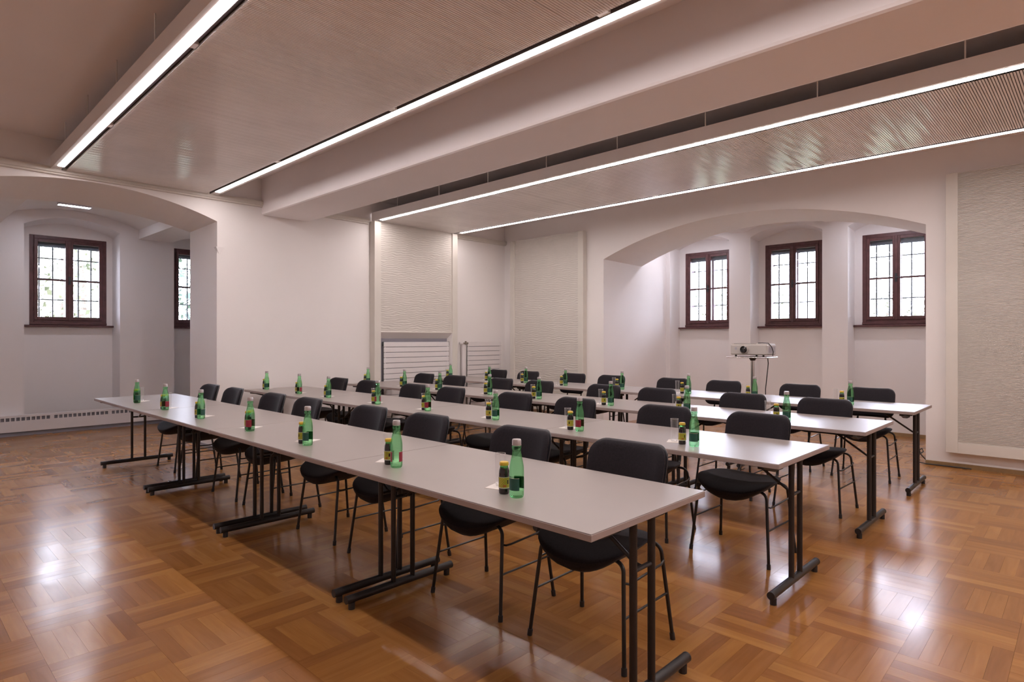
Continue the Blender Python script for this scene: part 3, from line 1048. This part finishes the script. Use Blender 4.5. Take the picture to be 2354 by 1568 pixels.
def make_chair():
    c = empty('stacking_chair')
    # boat-shaped seat cushion
    nu, nv = 22, 18
    mb = MB()

    def outline(a):
        # superellipse plan, a in 0..2pi
        ca, sa = math.cos(a), math.sin(a)
        e = 2 / 2.7
        x = 0.225 * abs(ca) ** e * (1 if ca > 0 else -1)
        y = 0.238 * abs(sa) ** e * (1 if sa > 0 else -1)
        return x - 0.035, y * (1.0 - 0.10 * (x / 0.225))

    rings = [1.0, 0.985, 0.93, 0.82, 0.62, 0.35]
    na = 40
    top, bot = [], []

    def ztop(x, y):
        v = y / 0.238
        u = (x + 0.035) / 0.225
        return 0.470 + 0.034 * v * v - (0.030 * max(0, -u - 0.35) ** 1.5 / 0.5 if u < -0.35 else 0) + 0.012 * max(0, u)

    for sgn, store in ((1, top), (-1, bot)):
        for r in rings:
            idx = []
            for k in range(na):
                x, y = outline(2 * math.pi * k / na)
                x = (x + 0.035) * r - 0.035; y *= r
                v = y / 0.238
                mid = ztop(x, y) - 0.018
                q = math.sqrt(max(0.0, 1 - r ** 4))
                if sgn > 0: z = mid + 0.018 * q
                else: z = mid - (0.018 + 0.070 * max(0, 1 - abs(v) ** 2.0)) * q
                idx.append(len(mb.v)); mb.v.append((x, y, z))
            store.append(idx)
    for store, flip in ((top, False), (bot, True)):
        for a, b in zip(store, store[1:]):
            for k in range(na):
                k2 = (k + 1) % na
                q = (a[k], a[k2], b[k2], b[k])
                mb.f.append(q if not flip else q[::-1])
        mb.f.append(tuple(store[-1]) if not flip else tuple(reversed(store[-1])))
    mb.obj('seat', 'fabric', c, smooth=True, merge=True)
    # curved, leaning backrest pad and its shell

    def back(front, thick, grow, name, mat):
        m = MB()
        nh, nw = 22, 18
        hwid, z0, z1 = 0.212 + grow, 0.575 - grow, 0.866 + grow
        grid = {}
        for side in (0, 1):
            for j in range(nh + 1):
                v = 0.5 - 0.5 * math.cos(math.pi * j / nh)
                z = z0 + (z1 - z0) * v
                for i in range(nw + 1):
                    u = -1 + 2 * i / nw
                    # rounded corners by pulling the width in near top and bottom
                    rc = 0.075
                    dz = min(z - z0, z1 - z)
                    pull = 0.0
                    if dz < rc: pull = rc - math.sqrt(max(0, rc * rc - (rc - dz) ** 2))
                    y = u * (hwid - pull)
                    w = y / hwid
                    edge = min(1.0, (1 - abs(u)) / 0.12, (min(v, 1 - v)) / 0.10)
                    puff = math.sqrt(max(0.0, edge * (2 - edge)))
                    x = 0.205 + 0.27 * (z - 0.575) - 0.060 * w * w
                    x += (front if side == 0 else front + thick * 0.4) + (-thick * 0.6 * puff if side == 0 else thick * 0.6 * puff)
                    zz = z - 0.010 * (1 - w * w) * (v ** 4)
                    grid[(side, j, i)] = len(m.v)
                    m.v.append((x, y, zz))
        for side in (0, 1):
            for j in range(nh):
                for i in range(nw):
                    q = (grid[(side, j, i)], grid[(side, j, i + 1)], grid[(side, j + 1, i + 1)], grid[(side, j + 1, i)])
                    m.f.append(q if side else q[::-1])
        rim = [(0, i) for i in range(nw)] + [(j, nw) for j in range(nh)] + [(nh, i) for i in range(nw, 0, -1)] + [(j, 0) for j in range(nh, 0, -1)]
        for a, b in zip(rim, rim[1:] + rim[:1]):
            m.f.append((grid[(0, *a)], grid[(0, *b)], grid[(1, *b)], grid[(1, *a)]))
        return m.obj(name, mat, c, smooth=True)

    back(0.0, 0.026, 0.0, 'backrest', 'fabric')
    back(0.020, 0.012, 0.004, 'back_shell', 'shell')
    # tubular legs that bend in under the seat, with rubber caps
    for sx in (-1, 1):
        for sy in (-1, 1):
            b = Vector((sx * 0.205, sy * 0.253, 0.0)); t = Vector((sx * 0.160, sy * 0.222, 0.395))
            pts = [b + Vector((0, 0, 0.004)), t]
            for k in range(1, 7):
                a = math.pi / 2 * k / 6
                pts.append(t + Vector((-sx * 0.006 * k / 6, -sy * 0.045 * (1 - math.cos(a)), 0.042 * math.sin(a))))
            pts.append(pts[-1] + Vector((0, -sy * 0.10, 0.0)))
            lg = MB().tube(pts, 0.0088, 10).obj('leg', 'tube', c, smooth=True)
            d = (t - b).normalized()
            MB().tube([b, b + d * 0.03], 0.0118, 10).obj('rubber_cap', 'plastic', lg)
    for sy in (-1, 1):
        MB().tube([(-0.180, sy * 0.2375, 0.215), (0.180, sy * 0.2375, 0.215)], 0.0052, 8).obj('stretcher', 'tube', c, smooth=True)
        rl = MB().tube([(-0.162, sy * 0.226, 0.355), (-0.150, sy * 0.240, 0.352), (-0.120, sy * 0.243, 0.352), (0.120, sy * 0.243, 0.362),
                        (0.135, sy * 0.243, 0.375), (0.150, sy * 0.240, 0.365), (0.164, sy * 0.226, 0.360)], 0.0052, 8)
        rl.obj('link_rail', 'tube', c, smooth=True)
        MB().tube([(0.145, sy * 0.13, 0.438), (0.20, sy * 0.13, 0.446), (0.225, sy * 0.13, 0.475), (0.243, sy * 0.125, 0.56), (0.268, sy * 0.12, 0.66)], 0.0095, 8).obj('back_support', 'tube', c, smooth=True)
    MB().tube([(-0.150, -0.12, 0.430), (-0.150, 0.12, 0.430)], 0.0095, 8).obj('seat_rail', 'tube', c, smooth=True)
    MB().tube([(0.150, -0.14, 0.436), (0.150, 0.14, 0.436)], 0.0095, 8).obj('seat_rail', 'tube', c, smooth=True)
    return c


chair0 = make_chair()
remember(chair0)
CHY = [1.64, 2.33, 3.20, 3.89, 4.80, 5.46, 6.35, 7.03]
CHOFF = [0.705, 0.746, 0.712, 0.690]
first = True
for i in range(4):
    for k, y in enumerate(CHY):
        ch = chair0 if first else copy_tree(chair0)
        first = False
        dy = y - ROWY[i]
        x, yy = row_point(i, CHOFF[i] + RNG.uniform(-0.012, 0.012), dy + RNG.uniform(-0.015, 0.015))
        ch.location = (x, yy, 0)
        ch.rotation_euler = (0, 0, ROWR[i] + RNG.uniform(-0.03, 0.03))
        if k == 0: w = 'at the right end of the %s row' % ROWN[i]
        elif k == 7: w = 'at the left end of the %s row' % ROWN[i]
        elif k < 4: w = '%s from the right end of the %s row' % (ORD[k], ROWN[i])
        else: w = '%s from the left end of the %s row' % (ORD[7 - k], ROWN[i])
        tag(ch, 'black padded tube-legged chair, ' + w if k in range(1, 7) else 'black padded tube-legged chair ' + w, 'chair', 'black chairs behind the table rows')

# ------------------------------------------------------------------ drinks on the tables


def patch(r, z0, z1, a0, a1):
    n = max(4, int(abs(a1 - a0) / 0.16))
    mb = MB()
    mb.lathe([(r, z0), (r, z1)], n, a0=a0, a1=a1)
    uv = []
    for k in range(n):
        h = (z1 - z0) / (r * (a1 - a0))
        uv += [(k / n, 0), ((k + 1) / n, 0), ((k + 1) / n, h), (k / n, h)]
    return mb, uv


def label_obj(name, mat, parent, r, z0, z1, a0, a1):
    mb, uv = patch(r, z0, z1, a0, a1)
    o = mb.obj(name, mat, parent, smooth=True)
    put_uv(o.data, 'lab', uv)
    return o


BPROF = [(0.0245, 0.0), (0.0272, 0.003), (0.0288, 0.010), (0.0292, 0.022), (0.0292, 0.100), (0.0287, 0.114), (0.0272, 0.128),
         (0.0245, 0.143), (0.0212, 0.158), (0.0182, 0.172), (0.0168, 0.182), (0.0172, 0.190), (0.0188, 0.194), (0.0188, 0.202), (0.0160, 0.205), (0.0158, 0.214)]


def make_bottle(kind):
    b = empty('water_bottle')
    MB().lathe(BPROF, 28).obj('glass_body', 'greenglass', b, smooth=True)
    cp = MB()
    n = 28
    cp.lathe([(0.0182, 0.207), (0.0185, 0.210), (0.0185, 0.224), (0.0165, 0.229)], n)
    cp.obj('screw_cap', 'cap', b, smooth=True)
    MB().lathe([(0.0188, 0.205), (0.0188, 0.2075)], 24).obj('cap_ring', 'cap', b)
    mat = 'lab_red' if kind == 'red' else 'lab_green'
    w = math.radians(112)
    for c0 in (0.0, math.pi):
        label_obj('label', mat, b, 0.02955, 0.030, 0.077, c0 - w / 2, c0 + w / 2)
        label_obj('label_band', 'lab_white', b, 0.02957, 0.0775, 0.0788, c0 - w / 2, c0 + w / 2)
    return b


JPROF = [(0.0190, 0.0), (0.0212, 0.003), (0.0218, 0.012), (0.0216, 0.020), (0.0222, 0.022), (0.0222, 0.070), (0.0216, 0.073), (0.0218, 0.082),
         (0.0210, 0.091), (0.0195, 0.099), (0.0172, 0.105)]


def make_juice():
    b = empty('juice_bottle')
    MB().lathe(JPROF, 24).obj('glass_body', 'juiceglass', b, smooth=True)
    MB().lathe([(0.0172, 0.105), (0.0158, 0.109), (0.0158, 0.116)], 24).obj('neck', 'juiceneck', b, smooth=True)
    MB().lathe([(0.0178, 0.1145), (0.0188, 0.116), (0.0188, 0.124), (0.0165, 0.1285), (0.010, 0.1295)], 24).obj('lid', 'yellow', b, smooth=True)
    lab = label_obj('label', 'lab_yellow', b, 0.0225, 0.0265, 0.068, 0, 2 * math.pi)
    label_obj('label_foot', 'lab_white', lab, 0.02253, 0.0235, 0.0275, 0, 2 * math.pi)
    label_obj('label_top', 'lab_white', lab, 0.02253, 0.0675, 0.0695, 0, 2 * math.pi)
    for a in (0.3, 2.4, 4.5):
        label_obj('fruit_motif', 'lab_orange', lab, 0.02256, 0.031, 0.038, a, a + 0.55)
        label_obj('dark_motif', 'juiceglass', lab, 0.02256, 0.042, 0.058, a + 0.75, a + 1.05)
    return b


def make_tumbler():
    g = empty('tumbler')
    pr = [(0.0195, 0.012), (0.0232, 0.137)]
    mb = MB()
    mb.lathe(pr, 24, closed=False)
    mb.obj('wall', 'tumbler', g, smooth=True)
    MB().lathe([(0.0178, 0.0), (0.0192, 0.003), (0.0195, 0.012)], 24).obj('base', 'tumblerbase', g, smooth=True)
    ring = MB()
    n = 28
    ring.tube([(0.0232 * math.cos(2 * math.pi * k / n), 0.0232 * math.sin(2 * math.pi * k / n), 0.137) for k in range(n + 1)], 0.0008, 5, cap=False)
    ring.obj('rim', 'tumblerbase', g, smooth=True)
    return g


def make_napkin():
    nk = empty('paper_napkin')
    m = MB()
    for k in range(3):
        m.box(-0.055 + 0.001 * k, 0.055 - 0.0012 * k, -0.055 + 0.001 * k, 0.055 - 0.001 * k, 0.0006 * k, 0.0006 * k + 0.0005)
    m.obj('folded_sheet', 'napkin', nk)
    pts = [(-0.035 + 0.007 * k, -0.028 + 0.004 * math.sin(k * 0.8), 0.0018) for k in range(6)]
    q = MB()
    for a, b in zip(pts, pts[1:]):
        q.box(a[0], b[0], a[1] - 0.0025, a[1] + 0.0025, 0.0016, 0.0019)
    q.obj('printed_mark', 'print', nk)
    return nk


protos = {'green': make_bottle('green'), 'red': make_bottle('red'), 'juice': make_juice(), 'tumbler': make_tumbler(), 'napkin': make_napkin()}
for p_ in protos.values(): remember(p_)
used = set()


def place(kind, x, y, z, rz):
    p = protos[kind]
    o = p if kind not in used else copy_tree(p)
    used.add(kind)
    o.location = (x, y, z)
    o.rotation_euler = (0, 0, rz)
    return o


BOTY = [[6.762, 5.917, 5.061, 4.15, 3.35, 2.462, 1.653],
        [7.38, 6.532, 5.88, 4.954, 4.183, 3.339, 2.522, 1.681],
        [7.327, 6.479, 5.764, 4.89, 4.158, 3.265, 2.49, 1.67],
        [7.423, 6.538, 5.799, 5.086, 4.197, 3.308, 2.557, 1.649]]
BOFF = [0.175, 0.19, 0.19, 0.25]
KIND = ['grgrgrg', 'grgrrgrg', 'gggggggg', 'gggggggg']
# angle of the nearest label off the line of sight (degrees, + = towards the left of the photo)
LANG = [[-20, -55, -50, 40, 45, -80, 35], [30, -60, 20, 80, 45, 30, 40, 10], [20, 30, 10, 20, 25, 20, 15, 10], [0, 10, 20, 15, 10, 0, 10, 15]]
for i in range(4):
    n = len(BOTY[i])
    for k, y in enumerate(BOTY[i]):
        dy = y - ROWY[i]
        kr = n - 1 - k                      # counted from the right end
        if kr == 0: w = 'nearest the right end of the %s row' % ROWN[i]
        elif k == 0: w = 'nearest the left end of the %s row' % ROWN[i]
        elif kr < 4: w = '%s from the right on the %s row' % (ORD[kr], ROWN[i])
        else: w = '%s from the left on the %s row' % (ORD[k], ROWN[i])
        kind = 'red' if KIND[i][k] == 'r' else 'green'
        bx, by = row_point(i, BOFF[i], dy)
        view = math.atan2(-by, -bx)
        o = place(kind, bx, by, TH, view - math.radians(LANG[i][k]))
        tag(o, 'green water bottle with %s labels, %s' % ('red' if kind == 'red' else 'green', w), 'bottle', 'water bottles on the tables')
        j = lambda s: RNG.uniform(-s, s)
        jx, jy = row_point(i, BOFF[i] + 0.010 + j(0.008), dy + 0.080 + j(0.008))
        o = place('juice', jx, jy, TH, RNG.uniform(0, 6.28))
        tag(o, 'dark juice bottle with yellow lid, ' + w, 'bottle', 'juice bottles on the tables')
        nx, ny = row_point(i, BOFF[i] + 0.075 + j(0.012), dy + 0.150 + j(0.01))
        o = place('napkin', nx, ny, TH, 0.35 + j(0.25))
        tag(o, 'white paper napkin under a glass, ' + w, 'napkin', 'napkins on the tables')
        gx, gy = nx + j(0.008), ny + 0.012 + j(0.008)
        o = place('tumbler', gx, gy, TH + 0.0018, 0)
        tag(o, 'clear straight drinking glass, ' + w, 'glass', 'drinking glasses on the tables')

# ------------------------------------------------------------------ projector on its stand
PZ = 1.168
ps = empty('projector_stand', (7.55, 3.04, 0))
tag(ps, 'chrome pole stand with a small tray under the projector', 'stand')
MB().tube([(0, 0, 0.06), (0, 0, PZ - 0.04)], 0.022, 16).obj('pole', 'chrome', ps, smooth=True)
MB().lathe([(0.15, 0.0), (0.15, 0.012), (0.06, 0.03), (0.03, 0.07)], 28).obj('base', 'steel', ps, smooth=True)
MB().bev(-0.16, 0.16, -0.225, 0.20, PZ - 0.036, PZ - 0.020, 0.004).obj('tray', 'tray', ps)
MB().lathe([(0.028, PZ - 0.07), (0.045, PZ - 0.036)], 16).obj('collar', 'steel', ps)
rail = MB()
rail.tube([(-0.172, -0.235, PZ - 0.028), (-0.175, 0.26, PZ - 0.028)], 0.006, 8)
rail.tube([(0.175, -0.235, PZ - 0.028), (0.175, 0.26, PZ - 0.028)], 0.006, 8)
rail.tube([(-0.172, -0.235, PZ - 0.028), (0.175, -0.235, PZ - 0.028)], 0.006, 8)
rail.obj('tray_rail', 'chrome', ps)
pj = empty('projector', (7.55, 3.035, PZ - 0.020))
tag(pj, 'light grey projector with a large dark lens on the pole stand', 'projector')
MB().bev(-0.15, 0.15, -0.225, 0.225, 0.022, 0.150, 0.012).obj('housing', 'projector', pj)
MB().bev(-0.140, 0.14, -0.215, 0.215, 0.148, 0.158, 0.004).obj('lid', 'projector', pj)
ln = MB()
ln.lathe([(0.052, 0), (0.052, 0.02), (0.046, 0.03), (0.044, 0.03)], 28)
rot = Matrix.Translation((-0.15, 0.045, 0.088)) @ Matrix.Rotation(-math.pi / 2, 4, 'Y')
ln.v = [tuple(rot @ Vector(v)) for v in ln.v]
lo = ln.obj('lens_ring', 'projector', pj, smooth=True)
l2 = MB(); l2.lathe([(0.043, 0.0), (0.043, 0.036), (0.036, 0.042), (0.030, 0.030), (0.014, 0.034), (0.004, 0.037)], 28)
l2.v = [tuple(rot @ Vector(v)) for v in l2.v]
l2.obj('lens', 'lens', lo, smooth=True)
MB().box(-0.152, -0.149, 0.14, 0.168, 0.085, 0.115).obj('badge', 'projside', pj)
for k in range(6):
    MB().box(-0.09 + 0.034 * k, -0.07 + 0.034 * k, -0.227, -0.224, 0.05, 0.12).obj('vent', 'projside', pj)
MB().box(-0.125, -0.10, -0.08, 0.19, 0.158, 0.161).obj('control_strip', 'steel', pj)
for (a, b) in ((-0.11, -0.17), (-0.11, 0.17), (0.11, 0.0)):
    MB().tube([(a, b, 0.0), (a, b, 0.024)], 0.012, 10).obj('foot', 'plastic', pj)
cbp = [(-0.10, -0.10, 0.168), (-0.09, -0.15, 0.170), (-0.06, -0.21, 0.166), (-0.03, -0.238, 0.12), (0.0, -0.245, 0.06), (0.0, -0.238, 0.01)]
MB().tube(cbp, 0.005, 6).obj('power_cable', 'plastic', pj, smooth=True)
c2 = [(7.56, 2.86, PZ - 0.04), (7.565, 2.855, PZ - 0.1), (7.56, 2.865, 0.95), (7.57, 2.89, 0.75), (7.56, 2.885, 0.55), (7.565, 2.875, 0.3), (7.57, 2.86, 0.08), (7.62, 2.83, 0.008), (8.0, 2.8, 0.006)]
cab = []
for a, b in zip(c2, c2[1:]):
    for t in (0, 0.25, 0.5, 0.75): cab.append(Vector(a).lerp(Vector(b), t))
cab.append(Vector(c2[-1]))
tag(MB().tube(cab, 0.006, 6).obj('hanging_cable', 'plastic', smooth=True), 'dark cable hanging from the projector tray down to the floor', 'cable')
wc = [(7.93, 0.9, 0.006), (7.925, 1.15, 0.008), (7.92, 1.29, 0.008), (7.90, 1.36, 0.02), (7.93, 1.40, 0.06), (7.96, 1.36, 0.10), (7.97, 1.33, 0.13), (7.985, 1.345, 0.16), (7.99, 1.37, 0.14), (7.985, 1.36, 0.10), (8.02, 1.33, 0.05), (8.1, 1.32, 0.01)]
tag(MB().tube(wc, 0.006, 6).obj('curled_cable', 'plastic', smooth=True), 'thin dark cable curling up at the pier foot by the slatted panel', 'cable')

# ------------------------------------------------------------------ outside
struct(MB().box(-14, 45, 11.8, 45, -0.4, -0.3).box(10.7, 45, -25, 11.8, -0.4, -0.3).obj('ground_outside', 'grass'))


def tree(x, y, h, rad, mat, label, seed):
    r = random.Random(seed)
    t = empty('leafy_tree', (x, y, -0.3))
    tag(t, label, 'tree', 'trees outside the windows')
    MB().tube([(0, 0, 0), (0.05, 0.03, h * 0.4), (0.0, 0.08, h * 0.75)], [0.16, 0.12, 0.05], 8).obj('trunk', 'bark', t)
    m = MB()
    for k in range(3600):
        # leaves gathered in clumps on a rounded crown
        while True:
            p = Vector((r.uniform(-1, 1), r.uniform(-1, 1), r.uniform(-1, 1)))
            if 0.25 < p.length < 1: break
        g = noise.noise(p * 2.3 + Vector((seed, 0, 0)))
        if g < -0.1: continue
        c = Vector((p.x * rad, p.y * rad, h * 0.52 + p.z * h * 0.5))
        a = Vector((r.uniform(-1, 1), r.uniform(-1, 1), r.uniform(-0.6, 0.6))).normalized()
        b = a.orthogonal().normalized()
        s = r.uniform(0.06, 0.13)
        m.quad(c - a * s, c - b * s * 0.5, c + a * s, c + b * s * 0.5)
    m.obj('crown', mat, t)['kind'] = 'stuff'


tree(2.9, 16.0, 6.0, 1.7, 'leaf1', 'pale leafy tree seen through the left archway window', 1)
tree(6.5, 17.0, 6.2, 1.7, 'leaf2', 'green leafy tree seen through the half-hidden archway window', 2)
tree(4.3, 21.6, 7.5, 2.4, 'leaf1', 'pale tree farther back outside the left archway window', 3)
tree(29, 6.0, 3.7, 2.2, 'leaf1', 'pale tree top low in the right-hand window of three', 4)
tree(24, 10.0, 3.9, 2.0, 'leaf1', 'pale tree top low in the middle window of three', 5)
tree(25, 14.6, 4.6, 2.3, 'leaf2', 'green tree top low in the left-hand window of three', 6)
